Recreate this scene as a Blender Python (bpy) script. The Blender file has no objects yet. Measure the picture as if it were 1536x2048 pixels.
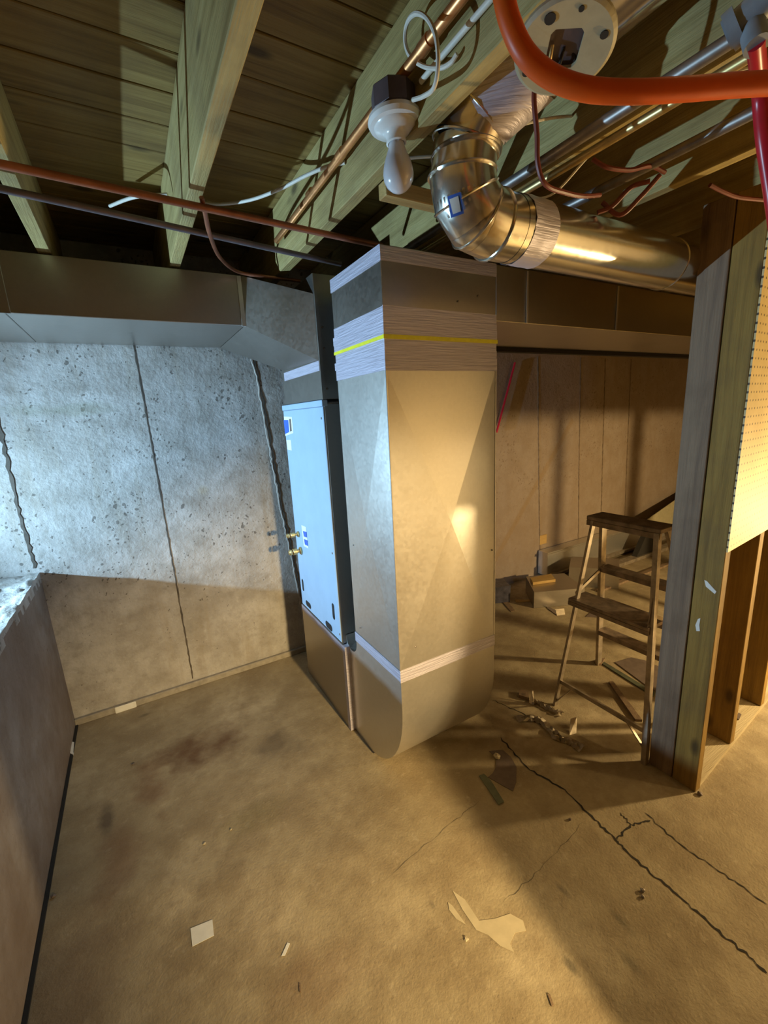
import bpy, bmesh, math, random
from mathutils import Vector, Matrix
R = math.radians
random.seed(7)

# ------------------------------------------------------------------ camera
FPX = 861.25                                   # focal length in pixels of a 1536 x 2048 frame
CAM = Vector((0, 0, 1.5))
ROT = (Matrix.Rotation(R(-29.53), 3, 'Z') @ Matrix.Rotation(R(90-12.663), 3, 'X') @ Matrix.Rotation(R(-3.014), 3, 'Z'))
cd = bpy.data.cameras.new('camera'); cam = bpy.data.objects.new('camera', cd)
bpy.context.scene.collection.objects.link(cam)
cam.matrix_world = Matrix.Translation(CAM) @ ROT.to_4x4()
cd.sensor_fit = 'HORIZONTAL'; cd.sensor_width = 36; cd.lens = 36*FPX/1536
cd.clip_start = 0.01; cd.clip_end = 100
bpy.context.scene.camera = cam

# ------------------------------------------------------------------ light and exposure
sc = bpy.context.scene
w = bpy.data.worlds.new('world'); sc.world = w; w.use_nodes = True
w.node_tree.nodes['Background'].inputs[0].default_value = (1.0, 0.8, 0.55, 1)
w.node_tree.nodes['Background'].inputs[1].default_value = 0.02
vs = sc.view_settings
vs.view_transform = 'Standard'; vs.look = 'None'; vs.exposure = 0.0; vs.gamma = 1; vs.use_curve_mapping = False

def lamp(name, kind, loc, energy, col, size=0.03, aim=None, angle=None, blend=0.5):
    l = bpy.data.lights.new(name, kind); o = bpy.data.objects.new(name, l)
    sc.collection.objects.link(o); o.location = loc
    l.energy = energy; l.color = col
    if kind in ('POINT', 'SPOT'): l.shadow_soft_size = size
    if kind == 'SPOT': l.spot_size = R(angle); l.spot_blend = blend
    if kind == 'AREA': l.size = size
    if aim is not None:
        o.rotation_euler = (Vector(aim)-Vector(loc)).to_track_quat('-Z', 'Y').to_euler()
    return o
COOL = (0.45, 0.74, 1.0); WARM = (1.0, 0.72, 0.34)
# work light lying in the crawlspace over the half wall, shining along the back wall
lamp('crawlspace_work_light', 'SPOT', (-1.23, 2.08, 1.10), 265, COOL, 0.012, (2.4, 1.93, 1.60), 110, 1.0)
# shaded clamp lamp behind the photographer
lamp('rear_clamp_lamp', 'SPOT', (0.85, -2.0, 1.60), 840, WARM, 0.05, (0.86, 1.1, 0.32), 43, 1.0)
# low shaded lamp in the room right of the stud partition, shining under the pegboard
lamp('side_clamp_lamp', 'POINT', (3.3, -0.02, 0.80), 185, WARM, 0.04)
# unseen lamp added at the right for the duct panel's highlight, shining downwards only
lamp('added_down_lamp', 'SPOT', (2.75, -0.62, 1.62), 25, WARM, 0.05, (2.75, -0.62, 0), 172, 0.12)

# ------------------------------------------------------------------ helpers
def ray(x, y): return ROT @ Vector(((x-768)/FPX, -(y-1024)/FPX, -1))
def onz(x, y, z=0.0): d = ray(x, y); return CAM + d*((z-CAM.z)/d.z)
def onx(x, y, X): d = ray(x, y); return CAM + d*(X/d.x)
def ony(x, y, Y): d = ray(x, y); return CAM + d*(Y/d.y)
def dep(x, y, t): return CAM + ray(x, y)*t

def tag(o, label=None, cat=None, group=None, kind=None):
    if label: o['label'] = label
    if cat: o['category'] = cat
    if group: o['group'] = group
    if kind: o['kind'] = kind
    return o
def empty(name, loc=(0, 0, 0), label=None, cat=None, group=None, kind=None):
    o = bpy.data.objects.new(name, None); sc.collection.objects.link(o); o.location = loc
    o.empty_display_size = 0.05
    return tag(o, label, cat, group, kind)
def obj(name, bm, mat, parent=None, smooth=False, label=None, cat=None, group=None, kind=None, recenter=True):
    me = bpy.data.meshes.new(name)
    bmesh.ops.recalc_face_normals(bm, faces=bm.faces[:])
    off = Vector((0, 0, 0))
    if recenter and bm.verts:
        xs = [v.co for v in bm.verts]
        off = Vector(((min(c.x for c in xs)+max(c.x for c in xs))/2, (min(c.y for c in xs)+max(c.y for c in xs))/2, min(c.z for c in xs)))
        for v in bm.verts: v.co -= off
    bm.to_mesh(me); bm.free()
    mats = mat if isinstance(mat, (list, tuple)) else [mat]
    for m in mats: me.materials.append(m)
    if smooth:
        for p in me.polygons: p.use_smooth = True
        try: me.set_sharp_from_angle(angle=R(40))
        except Exception: pass
    o = bpy.data.objects.new(name, me); sc.collection.objects.link(o)
    o.location = off
    if parent is not None:
        o.parent = parent
        o.location = off - parent_world(parent)
    return tag(o, label, cat, group, kind)
def parent_world(p):
    v = Vector(p.location)
    while p.parent: p = p.parent; v += Vector(p.location)
    return v
def box(bm, x0, x1, y0, y1, z0, z1, bev=0.0):
    vs_ = [bm.verts.new(c) for c in ((x0,y0,z0),(x1,y0,z0),(x1,y1,z0),(x0,y1,z0),(x0,y0,z1),(x1,y0,z1),(x1,y1,z1),(x0,y1,z1))]
    fs = [bm.faces.new([vs_[i] for i in f]) for f in ((3,2,1,0),(4,5,6,7),(0,1,5,4),(1,2,6,5),(2,3,7,6),(3,0,4,7))]
    if bev:
        es = list({e for f in fs for e in f.edges})
        bmesh.ops.bevel(bm, geom=es, offset=bev, segments=1, affect='EDGES')
def B(x0, x1, y0, y1, z0, z1, bev=0.0):
    bm = bmesh.new(); box(bm, x0, x1, y0, y1, z0, z1, bev); return bm
def beam(bm, a, b, wd, th, up=(0, 0, 1)):
    """rectangular bar from a to b; wd along (dir x up), th along the other"""
    a = Vector(a); b = Vector(b); d = (b-a).normalized(); s = d.cross(Vector(up)).normalized(); u = s.cross(d)
    v = []
    for p in (a, b):
        for (i, j) in ((-1,-1),(1,-1),(1,1),(-1,1)):
            v.append(bm.verts.new(p + s*(i*wd/2) + u*(j*th/2)))
    for f in ((3,2,1,0),(4,5,6,7),(0,1,5,4),(1,2,6,5),(2,3,7,6),(3,0,4,7)): bm.faces.new([v[k] for k in f])
def smooth_path(pts, n=6):
    pts = [Vector(p) for p in pts]; out = []
    P = [pts[0]*2-pts[1]] + pts + [pts[-1]*2-pts[-2]]
    for i in range(1, len(P)-2):
        for k in range(n):
            t = k/n
            out.append(0.5*((2*P[i]) + (P[i+1]-P[i-1])*t + (2*P[i-1]-5*P[i]+4*P[i+1]-P[i+2])*t*t + (3*P[i]-P[i-1]-3*P[i+1]+P[i+2])*t**3))
    out.append(pts[-1]); return out
def tube(bm, pts, r, n=12, caps=True, mitre=False):
    pts = [Vector(p) for p in pts]; rings = []
    d0 = (pts[1]-pts[0]).normalized()
    u = d0.cross(Vector((0, 0, 1)))
    if u.length < 1e-3: u = d0.cross(Vector((0, 1, 0)))
    u.normalize(); prev = d0
    for i, p in enumerate(pts):
        rr = r[i] if isinstance(r, (list, tuple)) else r
        din = (p-pts[i-1]).normalized() if i > 0 else (pts[1]-p).normalized()
        dout = (pts[i+1]-p).normalized() if i < len(pts)-1 else din
        t = (din+dout).normalized()
        q = prev.rotation_difference(din); u = (q @ u).normalized(); prev = din
        v = din.cross(u).normalized()
        ring = []
        for k in range(n):
            a = 2*math.pi*k/n
            c = u*math.cos(a)*rr + v*math.sin(a)*rr
            if mitre or True:
                den = din.dot(t)
                c = c - din*(c.dot(t)/den if abs(den) > .2 else 0)
            ring.append(bm.verts.new(p+c))
        rings.append(ring)
    for a, b in zip(rings, rings[1:]):
        for k in range(n): bm.faces.new((a[k], a[(k+1) % n], b[(k+1) % n], b[k]))
    if caps:
        bm.faces.new(rings[0][::-1]); bm.faces.new(rings[-1])
    return rings
def T(pts, r, n=12, sm=0, caps=True):
    bm = bmesh.new(); tube(bm, smooth_path(pts, sm) if sm else pts, r, n, caps); return bm
def lathe(bm, prof, c, axis=(0, 0, 1), n=32):
    q = Vector((0, 0, 1)).rotation_difference(Vector(axis)); c = Vector(c); rings = []
    for (r, z) in prof:
        if r < 1e-5: rings.append([bm.verts.new(c + q @ Vector((0, 0, z)))])
        else: rings.append([bm.verts.new(c + q @ Vector((r*math.cos(2*math.pi*k/n), r*math.sin(2*math.pi*k/n), z))) for k in range(n)])
    for a, b in zip(rings, rings[1:]):
        if len(a) == 1 and len(b) == 1: continue
        for k in range(n):
            if len(a) == 1: bm.faces.new((a[0], b[(k+1) % n], b[k]))
            elif len(b) == 1: bm.faces.new((a[k], a[(k+1) % n], b[0]))
            else: bm.faces.new((a[k], a[(k+1) % n], b[(k+1) % n], b[k]))
def slab(bm, pts, th, nrm=(0, 0, 1)):
    """flat plate from a closed outline, thickness th along nrm"""
    nrm = Vector(nrm)
    a = [bm.verts.new(Vector(p)) for p in pts]; b = [bm.verts.new(Vector(p)+nrm*th) for p in pts]
    bm.faces.new(a[::-1]); bm.faces.new(b)
    for i in range(len(a)): j = (i+1) % len(a); bm.faces.new((a[i], a[j], b[j], b[i]))
def S(pts, th, nrm=(0, 0, 1)):
    bm = bmesh.new(); slab(bm, pts, th, nrm); return bm

# ------------------------------------------------------------------ materials
class NT:
    def __init__(s, name, rough=0.8, metal=0.0):
        s.m = bpy.data.materials.new(name); s.m.use_nodes = True; s.t = s.m.node_tree; s.n = s.t.nodes
        s.b = s.n['Principled BSDF']; s.b.inputs['Roughness'].default_value = rough; s.b.inputs['Metallic'].default_value = metal
        s.tc = s.n.new('ShaderNodeTexCoord'); s.geo = s.n.new('ShaderNodeNewGeometry')
    def L(s, a, b): s.t.links.new(a, b)
    def mapping(s, scale=(1,1,1), world=True, loc=(0,0,0), rot=(0,0,0)):
        m = s.n.new('ShaderNodeMapping'); m.inputs['Scale'].default_value = scale; m.inputs['Location'].default_value = loc; m.inputs['Rotation'].default_value = rot
        s.L(s.geo.outputs['Position'] if world else s.tc.outputs['Object'], m.inputs[0]); return m.outputs[0]
    def noise(s, vec, scale, detail=5, rough=.55, dist=0.0):
        x = s.n.new('ShaderNodeTexNoise'); x.inputs['Scale'].default_value = scale; x.inputs['Detail'].default_value = detail
        x.inputs['Roughness'].default_value = rough; x.inputs['Distortion'].default_value = dist; s.L(vec, x.inputs['Vector']); return x.outputs['Fac']
    def voro(s, vec, scale, out='Distance', feature='F1'):
        x = s.n.new('ShaderNodeTexVoronoi'); x.inputs['Scale'].default_value = scale; x.feature = feature; s.L(vec, x.inputs['Vector']); return x.outputs[out]
    def ramp(s, fac, stops):
        x = s.n.new('ShaderNodeValToRGB'); cr = x.color_ramp
        while len(cr.elements) < len(stops): cr.elements.new(.5)
        for e, (p, c) in zip(cr.elements, stops):
            e.position = p; e.color = (*c, 1) if isinstance(c, tuple) else (c, c, c, 1)
        s.L(fac, x.inputs[0]); return x.outputs[0]
    def math(s, op, a, b=None, c=None):
        x = s.n.new('ShaderNodeMath'); x.operation = op
        for i, v in enumerate((a, b, c)):
            if v is None: continue
            if isinstance(v, (int, float)): x.inputs[i].default_value = v
            else: s.L(v, x.inputs[i])
        return x.outputs[0]
    def mix(s, fac, a, b, mode='MIX'):
        x = s.n.new('ShaderNodeMix'); x.data_type = 'RGBA'; x.blend_type = mode
        for sock, v in ((x.inputs[0], fac), (x.inputs[6], a), (x.inputs[7], b)):
            if isinstance(v, (int, float)): sock.default_value = v
            elif isinstance(v, tuple): sock.default_value = (*v, 1)
            else: s.L(v, sock)
        return x.outputs[2]
    def col(s, c):
        if isinstance(c, tuple): s.b.inputs['Base Color'].default_value = (*c, 1)
        else: s.L(c, s.b.inputs['Base Color'])
    def bump(s, h, dist=0.01, strength=1.0):
        x = s.n.new('ShaderNodeBump'); x.inputs['Distance'].default_value = dist; x.inputs['Strength'].default_value = strength
        s.L(h, x.inputs['Height'])
        prev = s.b.inputs['Normal'].links
        if prev: s.L(prev[0].from_socket, x.inputs['Normal'])
        s.L(x.outputs[0], s.b.inputs['Normal'])
    def blob(s, cx, cy, rx, ry, cz=None, soft=.5, wob=.5):
        """mask 1 inside a wobbly ellipse (patch); x,y plane, or x,z plane when cz"""
        m = s.n.new('ShaderNodeMapping')
        if cz is None: m.inputs['Location'].default_value = (-cx/rx, -cy/ry, 0); m.inputs['Scale'].default_value = (1/rx, 1/ry, 0)
        else: m.inputs['Location'].default_value = (-cx/rx, 0, -cz/ry); m.inputs['Scale'].default_value = (1/rx, 0, 1/ry)
        s.L(s.geo.outputs['Position'], m.inputs[0])
        v = s.n.new('ShaderNodeVectorMath'); v.operation = 'LENGTH'; s.L(m.outputs[0], v.inputs[0])
        nz = s.noise(s.geo.outputs['Position'], 7, 4)
        d = s.math('ADD', v.outputs['Value'], s.math('MULTIPLY', s.math('SUBTRACT', nz, .5), wob*4))
        return s.ramp(d, [(max(0, .5-soft/2), 1.0), (.5+soft/2, 0.0)])

def mat_plain(name, c, rough=.6, metal=0.0, var=.15, sc_=30, bump=0.0):
    k = NT(name, rough, metal); n = k.noise(k.mapping(), sc_, 4)
    lo = tuple(x*(1-var) for x in c); hi = tuple(min(1, x*(1+var)) for x in c)
    k.col(k.ramp(n, [(.3, lo), (.7, hi)]))
    if bump: k.bump(n, bump)
    return k.m

def mat_wall(name='poured_concrete_wall', brown_tone=False):
    k = NT(name, .85); P = k.mapping()
    big = k.noise(P, 1.6, 6, .6); med = k.noise(P, 7, 6, .6)
    c = k.ramp(big, [(.3, (.30,.28,.25)), (.48, (.43,.41,.385)), (.7, (.56,.55,.53))])
    c = k.mix(k.ramp(med, [(.42, .0), (.66, .6)]), c, (.25, .225, .19))
    gr = k.noise(P, 18, 6, .7); c = k.mix(k.ramp(gr, [(.5, 0.0), (.7, .45)]), c, (.20, .18, .15)); c = k.mix(k.ramp(gr, [(.28, .4), (.42, 0.0)]), c, (.62, .60, .57))
    streak = k.noise(k.mapping((5, 5, .35)), 3, 5, .6)       # vertical form marks
    c = k.mix(k.ramp(streak, [(.52, 0.0), (.75, .5)]), c, (.30, .25, .18))
    # bug holes
    wob = k.noise(P, 25, 2)
    vec = k.n.new('ShaderNodeVectorMath'); vec.operation = 'ADD'; k.L(P, vec.inputs[0])
    cmb = k.n.new('ShaderNodeCombineXYZ'); k.L(k.math('MULTIPLY', wob, .03), cmb.inputs[0]); k.L(k.math('MULTIPLY', wob, .05), cmb.inputs[2]); k.L(cmb.outputs[0], vec.inputs[1])
    d1 = k.voro(vec.outputs[0], 20); d2 = k.voro(vec.outputs[0], 44)
    pres = k.noise(P, 5, 3, .7)
    szp = k.n.new('ShaderNodeSeparateXYZ'); k.L(P, szp.inputs[0])
    thr = k.math('MULTIPLY', k.math('MULTIPLY', k.ramp(k.math('DIVIDE', szp.outputs[2], 2.0), [(.2, .35), (.45, 1.0)]), k.ramp(pres, [(.36, 0.0), (.6, 1.0)])), .19)
    h1 = k.math('LESS_THAN', d1, thr); h2 = k.math('LESS_THAN', d2, k.math('MULTIPLY', thr, 1.2))
    hole = k.math('MAXIMUM', h1, h2)
    c = k.mix(k.math('MULTIPLY', hole, .75), c, (.10, .085, .07))
    # long damp stain running diagonally on the right half, dark band on the left half
    st = k.blob(-.25, 0, .32, .05, 1.60, .5, .5)
    c = k.mix(k.math('MULTIPLY', st, .45), c, (.24, .24, .17))
    st = k.blob(.30, 0, .05, .05, 1.14, .5, .4)
    c = k.mix(k.math('MULTIPLY', st, .35), c, (.42, .33, .18))
    m = k.n.new('ShaderNodeMapping'); m.vector_type = 'TEXTURE'; m.inputs['Location'].default_value = (2.95, 0, .8); m.inputs['Rotation'].default_value = (0, R(-50), 0); m.inputs['Scale'].default_value = (.75, 1, .05)
    k.L(k.geo.outputs['Position'], m.inputs[0])
    sp = k.n.new('ShaderNodeSeparateXYZ'); k.L(m.outputs[0], sp.inputs[0])
    dg = k.math('MULTIPLY', k.math('LESS_THAN', k.math('ABSOLUTE', sp.outputs[0]), 1.0), k.ramp(k.math('ADD', k.math('ABSOLUTE', sp.outputs[2]), k.math('MULTIPLY', med, .6)), [(.6, 1.0), (1.0, 0.0)]))
    c = k.mix(k.math('MULTIPLY', dg, .55), c, (.33, .22, .07))
    # general tan wash on the right part of the wall
    sx = k.n.new('ShaderNodeSeparateXYZ'); k.L(P, sx.inputs[0])
    c = k.mix(k.math('MULTIPLY', k.ramp(k.math('DIVIDE', sx.outputs[0], 5), [(.18, 0.0), (.42, 1.0)]), .72), c, (.235, .155, .09))
    if brown_tone: c = k.mix(k.ramp(big, [(.35, .85), (.7, .55)]), c, (.15, .095, .06))  # dark brown tone mixed unevenly over the whole surface
    k.col(c)
    k.bump(k.math('ADD', k.math('MULTIPLY', k.noise(P, 40, 6, .65), .5), k.math('MULTIPLY', med, .8)), .008)
    k.bump(k.math('SUBTRACT', 1.0, hole), .009)
    return k.m
def mat_floor():
    k = NT('worn_concrete_floor', .75); P = k.mapping()
    big = k.noise(P, 1.3, 7, .62); med = k.noise(P, 6, 7, .62); fine = k.noise(P, 120, 4, .6)
    c = k.ramp(big, [(.3, (.20,.155,.088)), (.5, (.35,.29,.18)), (.7, (.52,.44,.30))])
    c = k.mix(k.ramp(med, [(.40, 0.0), (.62, .75)]), c, (.19, .14, .075))
    g2 = k.noise(P, 22, 6, .7); c = k.mix(k.ramp(g2, [(.5, 0.0), (.72, .5)]), c, (.17, .125, .075)); c = k.mix(k.ramp(g2, [(.28, .45), (.42, 0.0)]), c, (.52, .45, .32))
    c = k.mix(k.math('MULTIPLY', fine, .35), c, (.48, .38, .24))
    sp = k.voro(P, 48); c = k.mix(k.math('MULTIPLY', k.math('LESS_THAN', sp, k.math('MULTIPLY', k.ramp(med, [(.45, 0.0), (.7, 1.0)]), .10)), .6), c, (.08, .06, .04))
    for (px, py, rx, ry, a, cc) in ((400,1500,.26,.20,.85,(.11,.05,.02)), (560,1490,.18,.14,.6,(.11,.08,.05)), (300,1565,.12,.26,.6,(.15,.07,.03)), (240,1720,.12,.3,.5,(.16,.08,.04)), (500,1640,.2,.1,.35,(.18,.15,.06)), (150,1950,.2,.3,.4,(.16,.10,.06)),  # dark and brown patches mixed into the floor colour
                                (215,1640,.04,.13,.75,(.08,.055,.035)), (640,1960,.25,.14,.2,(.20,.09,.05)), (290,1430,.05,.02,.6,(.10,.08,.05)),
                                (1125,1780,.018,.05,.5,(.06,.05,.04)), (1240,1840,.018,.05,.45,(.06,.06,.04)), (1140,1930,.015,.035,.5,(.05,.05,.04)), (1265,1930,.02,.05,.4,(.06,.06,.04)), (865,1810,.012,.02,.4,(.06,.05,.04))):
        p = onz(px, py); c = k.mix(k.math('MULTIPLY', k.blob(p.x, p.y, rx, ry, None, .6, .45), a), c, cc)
    k.col(c)
    k.bump(k.math('ADD', k.math('MULTIPLY', fine, .25), k.math('MULTIPLY', med, .9)), .006)
    return k.m
def mat_galv(name='galvanised_sheet', base=(.60,.60,.58), rough=.33, lo=.26, hi=.46, metal=.85):
    k = NT(name, rough, metal); P = k.mapping()
    sp = k.voro(P, 90, 'Color'); bw = k.n.new('ShaderNodeRGBToBW'); k.L(sp, bw.inputs[0])
    n = k.noise(P, 4, 5)
    k.col(k.mix(k.math('MULTIPLY', bw.outputs[0], .25), base, tuple(min(1, x*1.25) for x in base)))
    k.L(k.ramp(k.math('ADD', k.math('MULTIPLY', bw.outputs[0], .25), k.math('MULTIPLY', n, .8)), [(.25, lo), (.8, hi)]), k.b.inputs['Roughness'])
    return k.m
def mat_tape():
    k = NT('foil_tape', .5, .45); P = k.mapping()
    w1 = k.noise(k.mapping((3, 3, 60)), 3, 4)
    k.col(k.ramp(w1, [(.3, (.50,.47,.56)), (.7, (.62,.59,.70))])); k.bump(w1, .003)
    return k.m
def mat_wood(name, c0, c1, c2, axis='Y', knots=True, rough=.75, dirt=0.0):
    k = NT(name, rough)
    s = {'X': (.6, 12, 12), 'Y': (12, .6, 12), 'Z': (12, 12, .6)}[axis]
    P = k.mapping(s); g = k.noise(P, 3.2, 7, .6, .6); f = k.noise(k.mapping(tuple(x*4 for x in s)), 5, 4, .6)
    c = k.ramp(g, [(.3, c0), (.5, c1), (.72, c2)])
    c = k.mix(k.math('MULTIPLY', f, .3), c, c0)
    if knots:
        s2 = {'X': (2.2, 5, 5), 'Y': (5, 2.2, 5), 'Z': (5, 5, 2.2)}[axis]
        v = k.voro(k.mapping(s2), 1.6); c = k.mix(k.ramp(v, [(.07, .85), (.17, 0.0)]), c, tuple(x*.3 for x in c0))
    if dirt:
        c = k.mix(k.math('MULTIPLY', k.ramp(k.noise(k.mapping(), 5, 5, .65), [(.45, 0.0), (.7, 1.0)]), dirt), c, (.10, .06, .03))
    k.col(c); k.bump(f, .002); return k.m
def mat_peg():
    k = NT('pegboard_face', .6); P = k.mapping()
    s = k.n.new('ShaderNodeSeparateXYZ'); k.L(P, s.inputs[0])
    fx = k.math('SUBTRACT', k.math('FRACT', k.math('DIVIDE', s.outputs[0], .0254)), .5); fz = k.math('SUBTRACT', k.math('FRACT', k.math('DIVIDE', s.outputs[2], .0254)), .5)
    d = k.math('SQRT', k.math('ADD', k.math('MULTIPLY', fx, fx), k.math('MULTIPLY', fz, fz)))
    h = k.math('LESS_THAN', d, .14)
    n = k.noise(P, 8, 5)
    k.col(k.mix(h, k.ramp(n, [(.3, (.56,.43,.19)), (.7, (.70,.55,.27))]), (.06, .035, .015))); k.bump(k.math('SUBTRACT', 1.0, h), .003)
    return k.m
M_wall = mat_wall(); M_wall_left = mat_wall('dark_brown_concrete', True); M_floor = mat_floor()
M_galv = mat_galv(base=(.68,.66,.62), lo=.29, hi=.40); M_galv_dull = mat_galv('dull_galvanised_sheet', (.42,.39,.35), .4, .29, .42, .95); M_duct = mat_galv('bright_round_duct', (.70,.67,.60), .22, .15, .255, .95)
M_tape = mat_tape()
M_joist = mat_wood('pine_joist', (.26,.19,.06), (.42,.325,.12), (.52,.42,.18), 'Y', True, dirt=.35)
M_deck = mat_wood('pine_deck_board', (.16,.095,.02), (.27,.175,.045), (.36,.25,.075), 'X', True, dirt=.35)
M_strip = mat_wood('pine_strip', (.36,.22,.07), (.46,.30,.10), (.54,.38,.15), 'X', False)
M_stud = mat_wood('old_stud', (.15,.10,.065), (.23,.155,.095), (.30,.21,.13), 'Z', True, dirt=.5)
M_stud2 = mat_wood('warm_stud', (.18,.105,.018), (.29,.175,.032), (.37,.235,.05), 'Z', True, dirt=.3)
M_plate = mat_wood('sill_plate', (.42,.34,.20), (.50,.42,.27), (.58,.50,.34), 'X', True)
M_peg = mat_peg()
M_black = mat_plain('flat_black', (.012,.012,.012), .7)
M_dark = mat_plain('dark_gap', (.02,.017,.014), .9)
M_paint = mat_plain('pale_blue_grey_enamel', (.36,.50,.66), .45, 0, .04, 12)
M_porc = mat_plain('white_porcelain', (.78,.76,.72), .25, 0, .03)
M_copper = mat_plain('copper_pipe', (.72,.33,.13), .38, .85, .25, 18)
M_copper_d = mat_plain('tarnished_copper', (.34,.13,.07), .45, .7, .3, 14)
M_iron = mat_plain('grey_iron_pipe', (.16,.13,.14), .5, .6, .25, 14)
M_steel = mat_plain('steel_conduit', (.26,.23,.21), .45, .85, .2)
M_brass = mat_plain('brass', (.62,.46,.20), .4, .9, .15)
M_wire = mat_plain('white_cable_sheath', (.72,.69,.60), .5, 0, .06)
M_hose = mat_plain('orange_hose', (.74,.105,.006), .42, 0, .08, 20)
M_red = mat_plain('red_pipe', (.50,.015,.03), .3, 0, .1)
M_redwire = mat_plain('red_brown_wire', (.17,.035,.022), .5, 0, .2)
M_grey = mat_plain('grey_plastic_fitting', (.24,.28,.32), .5, 0, .15)
M_plastic = mat_plain('aged_plastic', (.40,.36,.23), .5, 0, .1)
M_blue = mat_plain('blue_print', (.05,.14,.55), .5, 0, .1)
M_paper = mat_plain('white_paper', (.74,.74,.70), .7, 0, .06)
M_yellow = mat_plain('yellow_tape', (.85,.80,.03), .45, 0, .1)
M_trim = mat_plain('grey_foam_strip', (.30,.27,.22), .8, 0, .2)
M_alum = mat_plain('weathered_aluminium', (.40,.34,.27), .5, .7, .3, 20)
M_alumdk = mat_plain('grimy_ladder_step', (.26,.20,.15), .6, .4, .4, 25)
M_scrap = mat_plain('green_metal_strip', (.16,.18,.13), .5, .6, .2)
M_slate = mat_plain('dark_sheet_scrap', (.17,.13,.11), .6, .3, .15)
M_splat = mat_plain('pale_dried_paint', (.50,.43,.29), .7, 0, .08)
M_foil = mat_plain('crumpled_foil', (.62,.55,.45), .4, .7, .25, 20)

def glass_bulb():
    k = NT('frosted_bulb_glass', .22); k.col((.74, .73, .76)); k.b.inputs['Transmission Weight'].default_value = .15; k.b.inputs['Coat Weight'].default_value = .6
    return k.m
M_bulb = glass_bulb()

# ------------------------------------------------------------------ setting
YB = 2.553; XL = -.481; ZL = .854; ZD = 2.335; ZJ = 2.10
YR = -3.2; XR = 7.5; XC = -2.6
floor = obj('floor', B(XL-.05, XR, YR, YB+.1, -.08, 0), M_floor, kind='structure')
wall_back = obj('wall_back', B(XC, XR, YB, YB+.2, -.05, ZD+.1), M_wall, kind='structure')
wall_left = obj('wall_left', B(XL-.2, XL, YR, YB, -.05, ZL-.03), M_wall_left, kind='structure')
# rough broken top of the half wall and the crawlspace ground beyond it
bm = bmesh.new(); NX, NY = 70, 150; g = []
from mathutils import noise as mn
for i in range(NX+1):
    row = []
    for j in range(NY+1):
        x = XL - (i/NX)**1.6*(XL-XC); y = YR + (YB-YR)*(j/NY)**.7
        z = ZL + (mn.noise((x*12, y*9, 0))*.014 + mn.noise((x*45, y*38, 3))*.010)*min(1, .25+i/4) - .008
        if i == 0: x += mn.noise((y*22, 1, 1))*.006
        row.append(bm.verts.new((x, y, z)))
    g.append(row)
for i in range(NX):
    for j in range(NY): bm.faces.new((g[i][j], g[i+1][j], g[i+1][j+1], g[i][j+1]))
lip = [bm.verts.new((XL, v.co.y, ZL-.06)) for v in g[0]]
for j in range(NY): bm.faces.new((g[0][j], g[0][j+1], lip[j+1], lip[j]))
obj('ledge_top', bm, M_wall, wall_left, smooth=True, recenter=False)
obj('wall_crawlspace', B(XC-.1, XC, YR, YB, 0, ZD+.1), M_wall, kind='structure')
obj('wall_rear', B(XC, XR, YR-.1, YR, -.05, ZD+.1), M_wall, kind='structure')
obj('wall_right', B(XR, XR+.1, YR, YB, -.05, ZD+.1), M_wall, kind='structure')
obj('wall_added_reflector', B(1.75, XR, -1.75, -1.65, 0, ZJ-.002), mat_plain('cream_drywall', (.62,.56,.44), .8), kind='structure')  # unseen pale wall added for the duct front to reflect
ceiling = obj('ceiling', B(XC, XR, YR, YB+.1, ZD+.025, ZD+.08), M_dark, kind='structure')
y = 1.256 - .14*32
k = 0
while y < YB:
    y0, y1 = max(y, YR)+.0022, min(y+.14, YB)-.0022
    if y1 - y0 > .01:
        dz = random.uniform(0, .003)
        obj('deck_board', B(XC, XR, y0, y1, ZD-.001+dz, ZD+.024, .002), M_deck, ceiling)
    y += .14; k += 1
for i in range(-6, 18):
    x0 = .2295 + .4065*i
    if x0 < XC or x0+.04 > XR: continue
    obj('joist', B(x0, x0+.038, YR, YB-.002, ZJ, ZD-.0015, .002), M_joist, ceiling)
# form seams on the walls (fins and cracks left by the shuttering)
def seam(pts, wd, dp, mat=M_dark, jag=.004, name='form_seam', par=None):
    """jagged dark line on the back wall through (x, z) points"""
    P = []
    for a, b in zip(pts, pts[1:]):
        n = max(2, int((Vector(b)-Vector(a)).length/.02))
        for t in range(n): P.append(Vector(a).lerp(Vector(b), t/n))
    P.append(Vector(pts[-1])); bm = bmesh.new(); L1 = []; L2 = []
    for i, p in enumerate(P):
        wv = wd*(.5+random.random()); j = random.uniform(-jag, jag)
        L1.append((p.x-wv/2+j, p.y)); L2.append((p.x+wv/2+j, p.y))
    f = [bm.verts.new((a[0], YB-dp, a[1])) for a in L1]; g2 = [bm.verts.new((a[0], YB-dp, a[1])) for a in L2]
    fb = [bm.verts.new((a[0]-.002, YB+.001, a[1])) for a in L1]; gb = [bm.verts.new((a[0]+.002, YB+.001, a[1])) for a in L2]
    for i in range(len(P)-1):
        bm.faces.new((f[i], g2[i], g2[i+1], f[i+1])); bm.faces.new((fb[i], f[i], f[i+1], fb[i+1])); bm.faces.new((g2[i], gb[i], gb[i+1], g2[i+1]))
    return obj(name, bm, mat, par or wall_back)
M_seam = mat_plain('dark_concrete_joint', (.09,.075,.06), .9, 0, .3)
M_fin = mat_plain('pale_concrete_fin', (.44,.41,.37), .9, 0, .2)
M_seam2 = mat_plain('brown_form_joint', (.16,.115,.075), .9, 0, .3)
seam([(.082, 1.90), (.092, .9), (.097, .05)], .005, .002, M_seam, .0015)
seam([(.640, 1.90), (.665, 1.75), (.72, 1.0), (.785, .40), (.80, .05)], .007, .004, M_fin, .004)
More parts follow.
